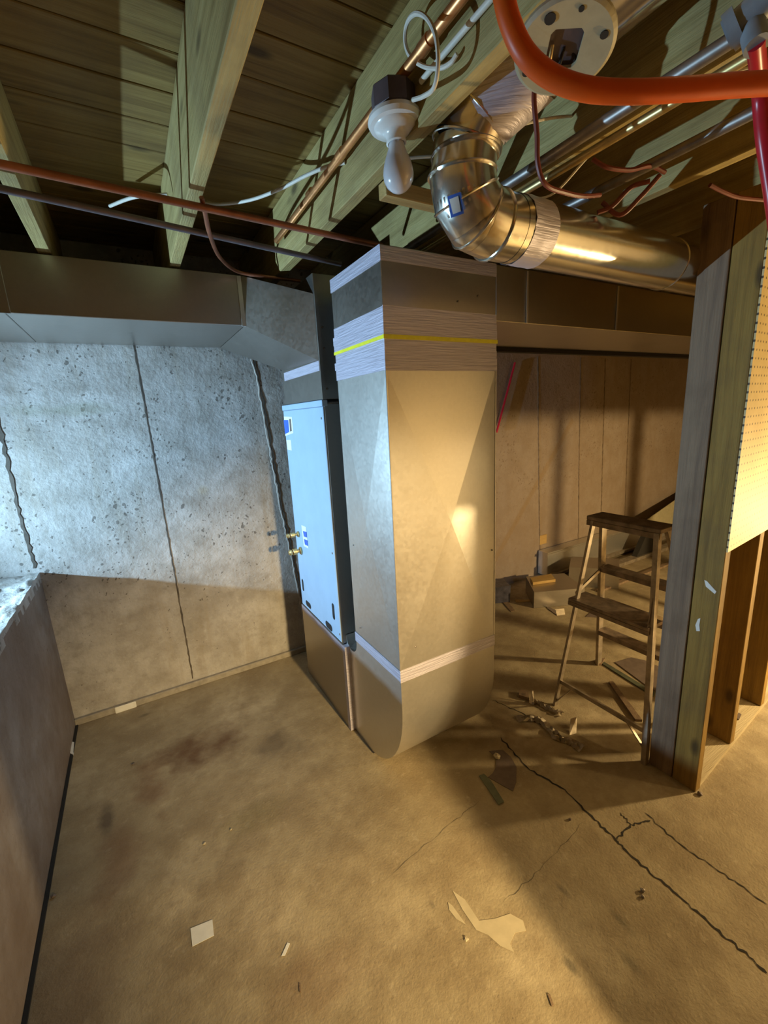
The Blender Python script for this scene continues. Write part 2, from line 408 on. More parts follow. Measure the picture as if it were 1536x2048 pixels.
seam([(.652, 1.90), (.677, 1.75), (.732, 1.0), (.797, .40), (.812, .05)], .008, .003, M_seam, .006)
seam([(-.500, 1.90), (-.498, 1.5), (-.503, 1.2), (-.492, .87)], .011, .003, M_seam, .004)
for x, zt in ((2.96, 1.9), (3.5, 1.9), (3.85, 1.9), (4.25, 1.9)): seam([(x, zt), (x+.05, .9), (x+.1, .05)], .010, .003, M_seam2, .002)
# grey foam strip in the joint between wall and floor
tr = obj('trim_1', B(XL+.0, .86, YB-.022, YB-.001, 0, .035, .003), M_trim, kind='structure')
obj('mortar_patch', B(-.30, -.20, YB-.027, YB-.0225, .0, .036, .003), M_paper, tr)
obj('trim_2', B(XL+.001, XL+.013, YR, YB-.024, 0, .007), M_black, kind='structure')
# floor cracks
def crack(px, wd=.008, n=9):
    P = [onz(*p) for p in px]; Q = []
    for a, b in zip(P, P[1:]):
        for t in range(n): Q.append(a.lerp(b, t/n))
    Q.append(P[-1]); bm = bmesh.new(); pr = None
    for i, p in enumerate(Q):
        d = (Q[min(i+1, len(Q)-1)]-Q[max(i-1, 0)]).normalized(); s = Vector((-d.y, d.x, 0)); j = s*random.uniform(-.005, .005)
        wv = wd*random.uniform(.3, 1.0)*(.2 if i in (0, len(Q)-1) else 1)
        a = bm.verts.new(p+j+s*wv/2+Vector((0, 0, .0012))); b = bm.verts.new(p+j-s*wv/2+Vector((0, 0, .0012)))
        if pr: bm.faces.new((pr[0], pr[1], b, a))
        pr = (a, b)
    obj('crack', bm, M_dark, floor)
crack([(1000,1475),(1060,1540),(1130,1580),(1190,1640),(1232,1680),(1250,1700),(1330,1770),(1400,1830),(1470,1890),(1536,1945)], .009)
crack([(1232,1680),(1262,1650),(1300,1640)], .008); crack([(1262,1650),(1240,1625)], .005)
crack([(1290,1625),(1360,1690),(1450,1750),(1536,1810)], .005)
crack([(985,1400),(1040,1425),(1090,1455)], .006); crack([(780,1750),(900,1650),(960,1600)], .0012)
crack([(1000,1810),(1080,1740),(1170,1640)], .0012)
sp_ = [(905,1782),(930,1800),(958,1842),(990,1838),(1020,1828),(1046,1842),(1052,1862),(1030,1866),(1020,1888),(1028,1905),(1000,1892),(975,1870),(952,1860),(925,1820)]
obj('paint_splatter', S([onz(*p)+Vector((0,0,.0005)) for p in sp_], .0012), M_splat, floor)
obj('paint_splatter', S([onz(*p)+Vector((0,0,.0005)) for p in [(896,1805),(905,1812),(925,1840),(932,1850),(912,1838),(898,1820)]], .0012), M_splat, floor)

# ------------------------------------------------------------------ stud partition and pegboard
PX, PY, SL = 1.690, .638, .085
def py(x): return PY + SL*(x-PX)
part = empty('stud_partition', (PX, PY, 0), 'open stud partition of rough lumber standing right of the stepladder', 'partition')
bm = bmesh.new()
obj('stud', B(PX, PX+.038, PY, PY+.084, .0, ZJ-.001, .002), M_stud2, part, label='end stud of the partition with yellowish knotty face')
obj('stud', B(PX-.002, PX+.036, PY+.088, PY+.176, .0, ZJ-.001, .002), M_stud, part, label='greyed stud doubled behind the end stud')
for x in (2.055, 2.455, 2.86, 3.27, 3.67, 4.08, 4.48):
    obj('stud', B(x, x+.038, py(x)+.003, py(x)+.092, .019, ZJ-.001, .002), M_stud2, part)
for q in ([(1409,1160),(1414,1162),(1433,1183),(1430,1188),(1412,1173)], [(1396,1238),(1401,1236),(1399,1250),(1400,1262),(1393,1262),(1391,1250)]):
    obj('paint_smear', S([onx(x_, y_, PX-.0002) for x_, y_ in q], -.0012, (1, 0, 0)), M_paper, part)
bm = bmesh.new(); L_ = 3.2
slab(bm, [(PX+.04, py(PX+.04), 0), (PX+L_, py(PX+L_), 0), (PX+L_, py(PX+L_)+.10, 0), (PX+.04, py(PX+.04)+.10, 0)], .018)
obj('bottom_plate', bm, M_plate, part)
bm = bmesh.new(); x1 = PX+L_
slab(bm, [(PX, py(PX)-.0055, .985), (x1, py(x1)-.0055, .985), (x1, py(x1)-.0055, 2.09), (PX, py(PX)-.0055, 2.09)], .005, (0, 1, 0))
obj('pegboard', bm, M_peg, label='tan perforated pegboard sheet nailed to the front of the stud partition', cat='pegboard')

# ------------------------------------------------------------------ furnace
FX, FX1, FY, FY1 = .713, 1.19, 1.722, 2.272
fur = empty('furnace', (.95, 2.0, 0), 'tall narrow furnace cabinet with pale blue grey side panel beside the back wall', 'furnace')
obj('cabinet', B(FX+.004, FX1, FY+.004, FY1, .452, 1.56, .003), M_galv_dull, fur)
obj('side_panel', B(FX-.002, FX+.004, FY+.006, FY1-.003, .462, 1.548, .002), M_paint, fur)
obj('top_flange', B(FX-.006, FX+.02, FY+.002, FY1, 1.549, 1.575, .002), M_paint, fur)
base = obj('base_box', B(FX, FX1, FY+.0, FY1+.02, .0, .45, .002), M_galv_dull, fur)
obj('tape_strip', B(FX-.002, FX, FY+.0, FY1+.015, .415, .4495), M_tape, base)
def on_side(px, th=.003, X=FX-.002, mat=M_dark, par=fur, name='slot', label=None):
    pts = [onx(x, y, X) for x, y in px]
    return obj(name, S(pts, -th, (1, 0, 0)), mat, par, label=label)
def stadium(cx, cy, rx, ry, X, n=8):
    out = []
    if ry > rx:
        for k in range(n+1): a = math.pi*k/n; out.append((X, cx+rx*math.cos(a), cy+(ry-rx)+rx*math.sin(a)))
        for k in range(n+1): a = math.pi+math.pi*k/n; out.append((X, cx+rx*math.cos(a), cy-(ry-rx)+rx*math.sin(a)))
    else:
        for k in range(n+1): a = -math.pi/2+math.pi*k/n; out.append((X, cx+(rx-ry)+ry*math.cos(a), cy+ry*math.sin(a)))
        for k in range(n+1): a = math.pi/2+math.pi*k/n; out.append((X, cx-(rx-ry)+ry*math.cos(a), cy+ry*math.sin(a)))
    return out
for (px_, rx, ry) in (((606,1170),.012,.036), ((617,1209),.040,.016), ((667,1223),.013,.042), ((658,1252),.042,.018)):
    c = onx(*px_, FX-.002); obj('slot', S(stadium(c.y, c.z, rx, ry, FX-.002), -.0012, (1, 0, 0)), M_black, fur)
on_side([(568,833),(584,834),(587,866),(571,872)], .001, mat=M_paper, name='rating_label')
on_side([(568,840),(577,840),(579,864),(571,868)], .0022, mat=M_blue, name='rating_label')
on_side([(579,838),(582,838),(584,862),(581,863)], .0022, mat=M_slate, name='rating_label')
on_side([(573,880),(582,880),(584,901),(575,899)], .001, mat=M_paper, name='sticker')
st = on_side([(603,1050),(612,1054),(617,1097),(608,1092)], .001, mat=M_paper, name='port_label', label='white label with two blue squares')
for q in ([(606,1062),(613,1064),(614,1075),(608,1073)], [(608,1078),(615,1081),(616,1092),(610,1089)]):
    pts = [onx(x, y, FX-.0032) for x, y in q]; obj('print_block', S(pts, -.0006, (1, 0, 0)), M_blue, st)
for (q, r_) in (((597,1068), .014), ((602,1101), .018)):
    c = onx(*q, FX-.004); bm = bmesh.new()
    lathe(bm, [(r_*1.15,0),(r_*1.15,.006),(r_*.6,.010),(r_*.6,.02),(r_,.024),(r_,.044),(r_*.7,.048),(0,.048)], c, (-1, 0, 0), 12)
    obj('brass_port', bm, M_brass, fur, smooth=True)
    bm = bmesh.new(); lathe(bm, [(0,-.001),(r_*.85,0),(r_*.95,.008),(r_*.6,.016),(0,.018)], c+Vector((-.052,0,0)), (-1, 0, 0), 12)
    obj('brass_cap', bm, M_brass, fur, smooth=True)
for y_, z_ in ((1.75,1.50),(1.75,.9),(1.74,.50)):
    bm = bmesh.new(); lathe(bm, [(.005,0),(.005,.002),(0,.003)], (FX-.002, y_, z_), (-1,0,0), 8); obj('screw', bm, M_steel, fur)

# ------------------------------------------------------------------ supply duct (from furnace to the left along the wall)
sup = empty('supply_duct', (.0, 2.2, 1.9), 'long rectangular sheet metal supply duct running left above the furnace along the wall', 'duct')
TY, TZ0, TZ1 = 1.965, 1.897, 2.092
obj('trunk_section', B(XC+.01, -.30, TY, YB-.004, TZ0, TZ1, .002), M_galv_dull, sup)
obj('trunk_section', B(-.298, .486, TY, YB-.004, TZ0, TZ1, .002), M_galv_dull, sup)
obj('drive_cleat', B(-.315, -.283, TY-.006, TY-.0005, TZ0-.002, TZ1, .001), M_galv_dull, sup)
obj('drive_cleat', B(.475, .495, TY-.004, TY+.002, TZ0-.003, TZ1-.003, .001), M_galv, sup)
bm = bmesh.new()
a = [bm.verts.new(c) for c in ((.488,TY,TZ0),(.488,YB-.004,TZ0),(.488,YB-.004,TZ1),(.488,TY,TZ1))]
b = [bm.verts.new(c) for c in ((.713,1.737,1.732),(.713,2.20,1.742),(.713,2.20,1.99),(.713,1.737,1.985))]
for i in range(4): j = (i+1) % 4; bm.faces.new((a[i], a[j], b[j], b[i]))
bm.faces.new(a[::-1]); bm.faces.new(b)
obj('transition', bm, M_galv_dull, sup)
pl = obj('riser_box', B(.7135, 1.19, 1.732, 2.235, 1.577, 2.06, .002), M_galv_dull, sup)
obj('tape_strip', B(.7115, .7135, 1.731, 2.20, 1.692, 1.731), M_tape, pl)
obj('corner_flange', B(.7130, .728, 1.724, 1.7318, 1.577, 2.00), M_galv_dull, pl)
for z_ in (1.62, 1.78, 1.86):
    bm = bmesh.new(); lathe(bm, [(.005,0),(.005,.002),(0,.004)], (.74, 1.7318, z_), (0,-1,0), 8); obj('screw', bm, M_steel, pl)

# ------------------------------------------------------------------ return duct: drop, boot and trunk
QX0, QX1, QY0, QY1, QZ0, QZT, QZ1 = .735, 1.208, 1.237, 1.612, .565, 1.64, 2.003
ret = empty('return_duct', (.97, 1.42, 0), 'shiny rectangular return duct drop with taped joints and rounded boot on the floor', 'duct')
def xbreak(bm, c4, out, h):
    v = [bm.verts.new(c) for c in c4]; m = sum((Vector(c) for c in c4), Vector())/4 + Vector(out)*h
    mv = bm.verts.new(m)
    for i in range(4): bm.faces.new((v[i], v[(i+1) % 4], mv))
bm = bmesh.new()
xbreak(bm, ((QX0,QY0,QZ0),(QX1,QY0,QZ0),(QX1,QY0,QZT),(QX0,QY0,QZT)), (0,-1,0), .020)
xbreak(bm, ((QX0,QY0,QZ0),(QX0,QY0,QZT),(QX0,QY1,QZT),(QX0,QY1,QZ0)), (-1,0,0), .010)
xbreak(bm, ((QX1,QY0,QZ0),(QX1,QY1,QZ0),(QX1,QY1,QZT),(QX1,QY0,QZT)), (1,0,0), .006)
xbreak(bm, ((QX0,QY1,QZ0),(QX0,QY1,QZT),(QX1,QY1,QZT),(QX1,QY1,QZ0)), (0,1,0), .004)
bmesh.ops.remove_doubles(bm, verts=bm.verts[:], dist=1e-5)
obj('lower_panel', bm, M_galv, ret)
for (xx, yy) in ((QX0, QY0), (QX1, QY0)):
    obj('corner_seam', B(xx-.003, xx+.003, yy-.003, yy+.003, QZ0, QZT, .001), M_galv, ret)
obj('upper_panel', B(QX0, QX1, QY0, QY1, QZT, QZ1, .002), M_galv_dull, ret)
# tape bands wrapped around (front + left side), each a separate band with torn ends
def band(z0, z1, e=0.0, off=.0015, mat=M_tape):
    bm = bmesh.new(); j = lambda: random.uniform(-.003, .003)
    box(bm, QX0-off, QX1+off, QY0-off, QY0+.001, z0, z1)
    box(bm, QX0-off, QX0+.001, QY0+.001, QY1+e, z0+j(), z1+j())
    return obj('tape_band', bm, mat, ret)
band(1.958, 2.000, .002, .0015)
for i, (z0, z1) in enumerate(((1.792,1.832),(1.768,1.800),(1.746,1.778),(1.700,1.735),(1.676,1.708),(1.638,1.682))):
    band(z0, z1, random.uniform(-.004, .010), .0018+.0009*(i % 3))
by = band(1.734, 1.747, .004, .0052, M_yellow); by['label'] = 'bright yellow tape line around the joint'
band(.515, .565, .004, .0018)
# boot: side outline with outer curve and inner throat, extruded in x
out = []
RY, RZ = .33, .385
for k in range(13):
    a = math.pi/2*k/12; out.append((QY0+RY-RY*math.cos(a), RZ-RZ*math.sin(a)+.002))
out = [(QY0, .563)] + out + [(FY, .002), (FY, .450)]
cy_, cz_, rr = (1.612+FY)/2, .497, (FY-1.612)/2
for k in range(9):
    a = -math.pi*k/8; out.append((cy_+rr*math.cos(a), cz_+rr*math.sin(a)))
out.append((1.612, .563))
bm = bmesh.new()
n0 = len(out)
# triangulated side faces
l = [bm.verts.new((QX0, y_, z_)) for y_, z_ in out]; r_ = [bm.verts.new((QX1, y_, z_)) for y_, z_ in out]
f1 = bm.faces.new(l); f2 = bm.faces.new(r_[::-1])
for i in range(n0): j = (i+1) % n0; bm.faces.new((l[i], l[j], r_[j], r_[i]))
bmesh.ops.triangulate(bm, faces=[f1, f2])
boot = obj('boot', bm, M_galv, ret, smooth=True)
obj('tape_strip', B(FX-.003, FX+.024, FY-.030, FY-.0005, .004, .452), M_tape, boot)
obj('gap_shade_strip', B(QX0+.085, QX0+.12, 1.618, FY-.004, .452, 1.99, .004), M_black, ret)  # black strip put in the gap to stand for its shade
# return trunk to the right
trk = obj('return_trunk', B(QX1+.001, 3.9, QY0, 1.72, 1.812, QZ1-.004, .002), M_galv_dull, ret)
for xx in (1.36, 1.92, 2.6): obj('drive_cleat', B(xx, xx+.010, QY0-.005, QY0-.0005, 1.812, QZ1-.01, .001), M_galv, trk)
obj('dark_strip', B(QX1+.01, 4.0, 1.725, 1.765, 1.79, 1.83, .002), M_dark, trk)  # dark strip along the trunk's lower rear edge
for (px_, py_) in ((722,1255),(735,940),(708,1090)):
    p = onx(px_, py_, QX0); bm = bmesh.new(); lathe(bm, [(.003,0),(.003,.002),(0,.003)], p+Vector((-.004,0,0)), (-1,0,0), 8); obj('screw', bm, M_steel, ret)
for (px_, py_) in ((955,592),(915,603),(830,1293),(983,1100)):
    p = ony(px_, py_, QY0); bm = bmesh.new(); lathe(bm, [(.003,0),(.003,.002),(0,.004)], p+Vector((0,-.003,0)), (0,-1,0), 8); obj('screw', bm, M_steel, ret)

# ------------------------------------------------------------------ round metal duct
rd = empty('round_duct', (.75, .88, 1.9), 'round galvanised duct with segmented elbow running right under the joists', 'duct')
RD = .075; AY, AZ = .88, 1.94
def seg(name, pts, r=RD, mat=M_duct, n=40): 
    bm = bmesh.new(); tube(bm, pts, r, n, False); return obj(name, bm, mat, rd, smooth=True)
def ringbead(c, d, r, t=.003, par=rd, wob=0.0):
    d = Vector(d).normalized(); u = d.cross(Vector((.3, .2, 1))).normalized(); v = d.cross(u); P = []
    for k in range(41):
        a = 2*math.pi*k/40; P.append(Vector(c)+(u*math.cos(a)+v*math.sin(a))*(r+t*.3))
    bm = bmesh.new(); tube(bm, P, t, 6, False); return obj('crimp_bead', bm, M_duct, par, smooth=True)
E = [Vector((.86,-3.0,2.225)), Vector((.86,.60,2.225)), Vector((.835,.74,2.195)), Vector((.775,.845,2.135)), Vector((.757,.872,2.085)),
     Vector((.752,AY,2.03)), Vector((.762,AY,1.985)), Vector((.795,AY,1.950)), Vector((.845,AY,AZ)), Vector((.905,AY,AZ))]
P_end = Vector((3.6, AY, AZ))
seg('straight_pipe', [E[0], E[1], E[2]])
seg('elbow_gore', [E[2], E[3]], RD*1.005); seg('elbow_gore', [E[3], E[4]], RD*1.0)
seg('pipe_collar', [E[4], E[5]], RD*.985)
for i in (5, 6, 7): seg('elbow_gore', [E[i], E[i+1]] if False else [E[i-1].lerp(E[i], .98), E[i], E[i+1], E[i+1].lerp(E[min(i+2, 9)], .02)], RD*1.004)
seg('elbow_gore', [E[8], E[9]], RD*1.0)
seg('straight_pipe', [E[9]-Vector((.01,0,0)), Vector((1.62,AY,AZ))], RD*1.012); seg('straight_pipe', [Vector((1.60,AY,AZ)), P_end], RD)
def midd(i): return ((E[i]-E[i-1]).normalized()+(E[i+1]-E[i]).normalized())
for i in (2, 3, 4, 5, 6, 7, 8): ringbead(E[i], midd(i), RD*1.02)
ringbead(E[4]+Vector((0,0,-.02)), (0,0,1), RD*1.0, .004)
ringbead((1.615, AY, AZ), (1,0,0), RD*1.015, .0015)
# crumpled foil tape sleeve
def sleeve(pts, r, seed):
    bm = bmesh.new(); rs = tube(bm, pts, r, 36, False)
    for j_, rg in enumerate(rs):
        for v in rg: 
            nz = mn.noise(v.co*60+Vector((seed,0,0)))*.0025; c_ = Vector(pts[j_]); v.co += (v.co-c_).normalized()*nz
    return obj('foil_wrap', bm, M_tape, rd, smooth=True)
sleeve([Vector((.915+.012*k, AY, AZ)) for k in range(8)], RD*1.03, 1)
sleeve([E[2].lerp(E[3], k/8) for k in range(-3, 9)], RD*1.04, 5)
lb = [ony(*q, .80) for q in ((898,396),(918,388),(925,426),(904,434))]
c0 = Vector((.757, AY, 2.0))
def on_cyl(q):
    # intersect ray with vertical cylinder around the elbow
    d = ray(*q); ox, oy = CAM.x-c0.x, CAM.y-c0.y
    A = d.x**2+d.y**2; Bq = 2*(ox*d.x+oy*d.y); Cq = ox*ox+oy*oy-(RD*1.03)**2; D = max(0, Bq*Bq-4*A*Cq)
    return CAM+d*((-Bq-math.sqrt(D))/(2*A))
def cyl_label(q4, mat, off=0.0, par=rd, name='duct_label'):
    bm = bmesh.new(); n = 6; G = []
    for i in range(n+1):
        t = i/n
        a_ = (q4[0][0]*(1-t)+q4[1][0]*t, q4[0][1]*(1-t)+q4[1][1]*t); b_ = (q4[3][0]*(1-t)+q4[2][0]*t, q4[3][1]*(1-t)+q4[2][1]*t)
        pa, pb = on_cyl(a_), on_cyl(b_)
        for p in (pa, pb):
            dd = Vector((p.x-c0.x, p.y-c0.y, 0)).normalized(); p += dd*(.003+off)
        G.append((bm.verts.new(pa), bm.verts.new(pb)))
    for a_, b_ in zip(G, G[1:]): bm.faces.new((a_[0], b_[0], b_[1], a_[1]))
    return obj(name, bm, mat, par)
lab = cyl_label([(896,394),(921,385),(928,428),(903,437)], M_blue)
cyl_label([(900,400),(917,393),(922,424),(907,430)], M_paper, .0006, lab, 'label_print')

# ------------------------------------------------------------------ lamp holder and bulb
lampo = empty('bare_bulb_lamp', (.598, .93, 2.0), 'unlit frosted bulb in a white porcelain lampholder beside the joist', 'lamp')
LC = Vector((.606, .93, 2.134)); ax = Vector((.02, -.02, -1)).normalized()
bm = bmesh.new(); lathe(bm, [(0,-.046),(.046,-.046),(.050,-.042),(.050,-.004),(.046,0),(0,0)], LC+Vector((0,0,.004)), ax, 8)
jb = obj('junction_box', bm, M_iron, lampo)
bm = bmesh.new(); lathe(bm, [(0,0),(.040,.0),(.058,.002),(.060,.010),(.056,.018),(.047,.020),(.043,.026),(.030,.030),(.024,.034),(.021,.043),(.0225,.050),(.019,.052),(.017,.046),(0,.046)], LC, ax, 40)
obj('lampholder', bm, M_porc, lampo, smooth=True)
bc = LC + ax*.044
bm = bmesh.new(); lathe(bm, [(0,0),(.0165,0),(.0175,.010),(.0205,.020),(.0255,.032),(.0300,.044),(.0330,.056),(.0342,.067),(.0325,.079),(.0265,.090),(.0170,.098),(.008,.102),(0,.103)], bc, ax, 36)
obj('bulb', bm, M_bulb, lampo, smooth=True)
bm = bmesh.new(); tube(bm, smooth_path([onx(x_, y_, X_) for x_, y_, X_ in ((825,200,.610),(848,192,.595),(868,175,.585),(876,130,.58),(872,75,.58),(855,38,.585),(832,27,.59),(815,45,.60),(810,80,.605),(820,112,.61),(848,133,.615),(880,136,.62),(902,125,.624),(914,108,.626))], 8), .0042, 8)
obj('looped_cable', bm, M_wire, lampo, smooth=True)

# ------------------------------------------------------------------ pipes, hose and cables
def pipe(name, pts, r, mat, label, cat='pipe', sm=0, n=14, group=None):
    bm = bmesh.new(); tube(bm, smooth_path(pts, sm) if sm else pts, r, n); return obj(name, bm, mat, None, True, label, cat, group)
cpY = empty('copper_pipe', (.60, 1, 2.19), 'bright copper pipe strapped along the joist beside the bare bulb', 'pipe')
bm = bmesh.new(); tube(bm, [(.610,-.9,2.196),(.608,1.05,2.193),(.605,1.80,2.180)], .0105, 16); obj('tube', bm, M_copper, cpY, True)
for y_ in (1.19, 1.42, .80): obj('coupling', T([(.608,y_,2.193),(.608,y_+.03,2.192)], .0128, 16), M_copper, cpY, True)
a1 = onz(0,328,2.068); a2 = onz(740,487,2.068); d = (a2-a1).normalized()
pipe('copper_pipe', [a1-d*1.6, a2+d*.05], .0095, M_copper_d, 'reddish copper pipe crossing under the joists, upper of two')
a1 = onz(0,377,2.068); a2 = onz(655,522,2.068); d = (a2-a1).normalized()
pipe('iron_pipe', [a1-d*1.6, a2+d*.06], .0090, M_iron, 'dull dark pipe crossing under the joists below the copper pipe')
pipe('copper_tube', [onz(403,395,2.088), onz(410,425,2.07), onz(420,470,2.06), onz(440,515,2.085), onz(475,543,2.09), onz(530,553,2.08), onz(600,562,2.085)], .0065, M_copper_d, 'thin bent copper tube dropping from the joist to the supply duct', 'pipe', 6)
pipe('white_cable', [dep(690,325,1.20), dep(655,333,1.22), dep(610,352,1.26), dep(560,378,1.32), dep(500,400,1.40), dep(440,408,1.47), dep(405,402,1.53)], .005, M_wire, 'white electrical cable running left from the hole in the joist', 'cable', 6)
pipe('white_cable', [onz(335,389,2.20), onz(285,392,2.20), onz(255,398,2.21), onz(220,412,2.25)], .0052, M_wire, 'short piece of white cable showing left of the near joist', 'cable', 5)
jn = dep(912,108,.955)
pipe('white_cable', [Vector((.628,.86,2.165)), Vector((.628,.74,2.165)), Vector((.630,.5,2.165)), Vector((.630,-.4,2.165))], .0055, M_wire, 'white cable stapled along the joist face above the bulb', 'cable', 4)
pipe('white_cable', [ony(800,318,1.0), ony(840,314,1.0), ony(880,312,1.0)], .0035, M_wire, 'short white cable end beside the round duct elbow', 'cable', 4)
pipe('orange_hose', [dep(985,-150,.56), dep(1005,-20,.57), dep(1022,50,.58), dep(1052,110,.59), dep(1102,153,.60), dep(1170,178,.60), dep(1260,184,.60), dep(1380,178,.60), dep(1480,170,.60), dep(1700,158,.60)], .0140, M_hose, 'thick orange hose drooping in a curve under the joists', 'hose', 8, 20)
pipe('red_pipe', [onz(1512,85,2.005), dep(1520,180,.70), dep(1528,280,.72), dep(1548,420,.75), dep(1570,600,.78)], .0115, M_red, 'red vertical pipe at the right edge near the grey fitting', 'pipe', 4, 18)
gf = empty('pipe_fitting', onz(1490,50,2.05), 'grey plastic pipe tee hanging under the joists by the red pipe', 'fitting')
p0, p1 = onz(1452,72,2.04), onz(1545,-12,2.06)
obj('barrel', T([p0, p1], .021, 18), M_grey, gf, True)
obj('clamp', T([p0.lerp(p1,.05)-Vector((0,0,.0)), p0.lerp(p1,.30)], .027, 18), M_grey, gf, True)
obj('outlet', T([onz(1500,35,2.05), onz(1514,92,2.0)], .016, 16), M_grey, gf, True)
def ypipe(q, z, y0, y1, r, mat, label):
    p = onz(*q, z); return pipe('conduit', [(p.x, y0, z), (p.x, y1, z)], r, mat, label)
ypipe((1300,185), 2.075, .40, 1.55, .0125, M_steel, 'upper grey steel conduit running back from the pipe fitting')
ypipe((1330,215), 2.065, .42, 1.65, .0095, M_brass, 'slim brassy conduit beside the grey conduit')
ypipe((1250,355), 2.06, .30, 1.32, .0125, M_steel, 'lower steel pipe ending above the round duct')
pipe('thin_cable', [dep(1060,400,1.12), dep(1110,385,1.1), dep(1180,310,1.05), dep(1260,240,.98), dep(1340,212,.94), dep(1420,170,.90), dep(1480,140,.87), dep(1560,125,.85)], .0028, M_wire, 'thin white cable passing above the orange hose', 'cable', 6, 8)
pipe('thin_cable', [dep(1005,262,.98), dep(1060,245,1.0), dep(1110,235,1.02), dep(1150,232,1.05)], .0035, M_wire, 'thin cable leading right from the upper elbow of the round duct', 'cable', 4, 8)
pipe('red_wire', [dep(1072,150,.84), dep(1068,200,.84), dep(1074,270,.86), dep(1076,330,.88), dep(1092,370,.90), dep(1130,385,.94), dep(1165,392,.98), dep(1200,390,1.05)], .005, M_redwire, 'dark red wire hanging down behind the orange hose', 'wire', 6, 8)
pipe('red_wire', [dep(1185,318,1.0), dep(1215,335,1.0), dep(1260,340,1.02), dep(1300,332,1.04), dep(1330,345,1.06)], .005, M_redwire, 'dark red wire sagging between the right hand joists', 'wire', 6, 8)
pipe('red_wire', [dep(1420,370,1.1), dep(1450,385,1.12), dep(1480,395,1.14), dep(1530,400,1.16)], .005, M_redwire, 'dark red wire near the red vertical pipe', 'wire', 5, 8)
for (pts, lb_) in (([dep(1205,405,1.15),dep(1240,430,1.14),dep(1280,395,1.12),dep(1320,350,1.1)], 'tangled red wire lying over the round duct'),
                   ([dep(1195,425,1.15),dep(1225,412,1.14),dep(1262,375,1.12),dep(1300,362,1.1)], 'second tangled wire lying over the round duct')):
    pipe('red_wire', pts, .006, M_redwire, lb_, 'wire', 6, 8)
pipe('dark_wire', [dep(948,0,.98), dep(938,60,.97), dep(922,108,.965), dep(910,150,.97), dep(892,172,.99)], .003, M_dark, 'thin black wire crossing the joist above the bulb', 'wire', 6, 8)
pipe('dark_wire', [dep(896,40,1.0), dep(888,80,.99), dep(893,108,.975), dep(908,116,.965)], .0045, M_dark, 'short dark wire tail beside the cable clip', 'wire', 5, 8)
bm = bmesh.new(); box(bm, -.011, .011, -.008, .008, -.012, .012, .002)
cl = obj('cable_clip', bm, M_dark, None, label='small black clip holding the white cable to the joist', cat='clip', recenter=False); cl.location = dep(912,110,.955)
# detector mounting plate
dp = empty('detector_plate', onz(1128,92,2.035), 'round cream detector mounting plate with square opening under the round duct', 'plate')
c_ = onz(1128,92,2.035); axp = Vector((-.25,-.12,-1)).normalized()
def disc_with_hole(c, ax, r, hole, th):
    bm = bmesh.new(); q = Vector((0,0,1)).rotation_difference(ax); n = 48
    def ringv(f, z): return [bm.verts.new(c + q @ Vector((*f(k/n*2*math.pi), z))) for k in range(n)]
    circ = lambda a: (r*math.cos(a), r*math.sin(a))
    def sq(a):
        s = hole/max(abs(math.cos(a)), abs(math.sin(a))); s = min(s, hole*1.25); return (s*math.cos(a), s*.85*math.sin(a))
    o0, o1, i0, i1 = ringv(circ, 0), ringv(circ, th), ringv(sq, 0), ringv(sq, th)
    o2 = ringv(lambda a: (r*.93*math.cos(a), r*.93*math.sin(a)), th+.003)
    for k in range(n):
        j = (k+1) % n
        bm.faces.new((o0[k], o0[j], o1[j], o1[k])); bm.faces.new((o1[k], o1[j], o2[j], o2[k])); bm.faces.new((o2[k], o2[j], i1[j], i1[k])); bm.faces.new((i0[k], i1[k], i1[j], i0[j])); bm.faces.new((o0[k], i0[k], i0[j], o0[j]))
    return bm
obj('plate', disc_with_hole(c_, axp, .073, .028, .005), M_plastic, dp)
bm = bmesh.new(); lathe(bm, [(0,-.035),(.040,-.035),(.040,-.004),(.030,-.004),(0,-.004)], c_-axp*.001, axp, 8); obj('box_cavity', bm, M_iron, dp)
q_ = Vector((0,0,1)).rotation_difference(axp)
for (x_, y_, r1) in ((.045,.030,.008),(-.045,-.028,.009),(.02,-.052,.006),(-.03,.05,.006),(.055,-.01,.004)):
    bm = bmesh.new(); lathe(bm, [(r1,0),(r1,.0012),(0,.0012)], c_+q_ @ Vector((x_, y_, .0078)), axp, 12); obj('keyhole', bm, M_dark, dp)
for (a_, b_, c2) in (((1128,95),(1120,125),(1112,150)), ((1145,100),(1152,130),(1158,150)), ((1105,90),(1100,118),(1092,140))):
    obj('lead_wire', T([onz(*a_,2.038), onz(*b_,2.025), onz(*c2,2.02)], .0028, 8, 5), M_dark if a_[0] != 1105 else M_brass, dp, True)
# furring strip and nailer at the round duct
fs = ony(705,402,1.10)
obj('wood_strip', B(.672, 1.16, 1.085, 1.125, 2.060, 2.098, .002), M_strip, None, False, 'bare wood strip nailed across the joists beside the round duct elbow', 'wood strip')

# ------------------------------------------------------------------ step ladder
lad = empty('stepladder', (1.93, 1.08, 0), 'small weathered metal stepladder standing open left of the stud partition', 'ladder')
def lerp(a, b, t): return Vector(a).lerp(Vector(b), t)
Cf, Ct = (1.674,1.277,0), (1.755,1.175,.985); Af, At = (1.672,.822,.0), (1.755,.895,.985)
Bf, Bt = (2.183,1.378,0), (1.85,1.19,.985); Df, Dt = (2.183,.760,0), (1.85,.905,.985)
def L(name, a, b, wd, th, mat=M_alum, up=(0,1,0), lb_=None):
    bm = bmesh.new(); beam(bm, a, b, wd, th, up); return obj(name, bm, mat, lad, label=lb_)
L('rear_leg', Cf, Ct, .022, .012); L('rear_leg', Af, At, .024, .020)
L('front_rail', Bf, Bt, .038, .016); L('front_rail', Df, Dt, .038, .016)
obj('top_cap', B(1.745, 1.862, .880, 1.205, .985, 1.005, .003), M_alumdk, lad)
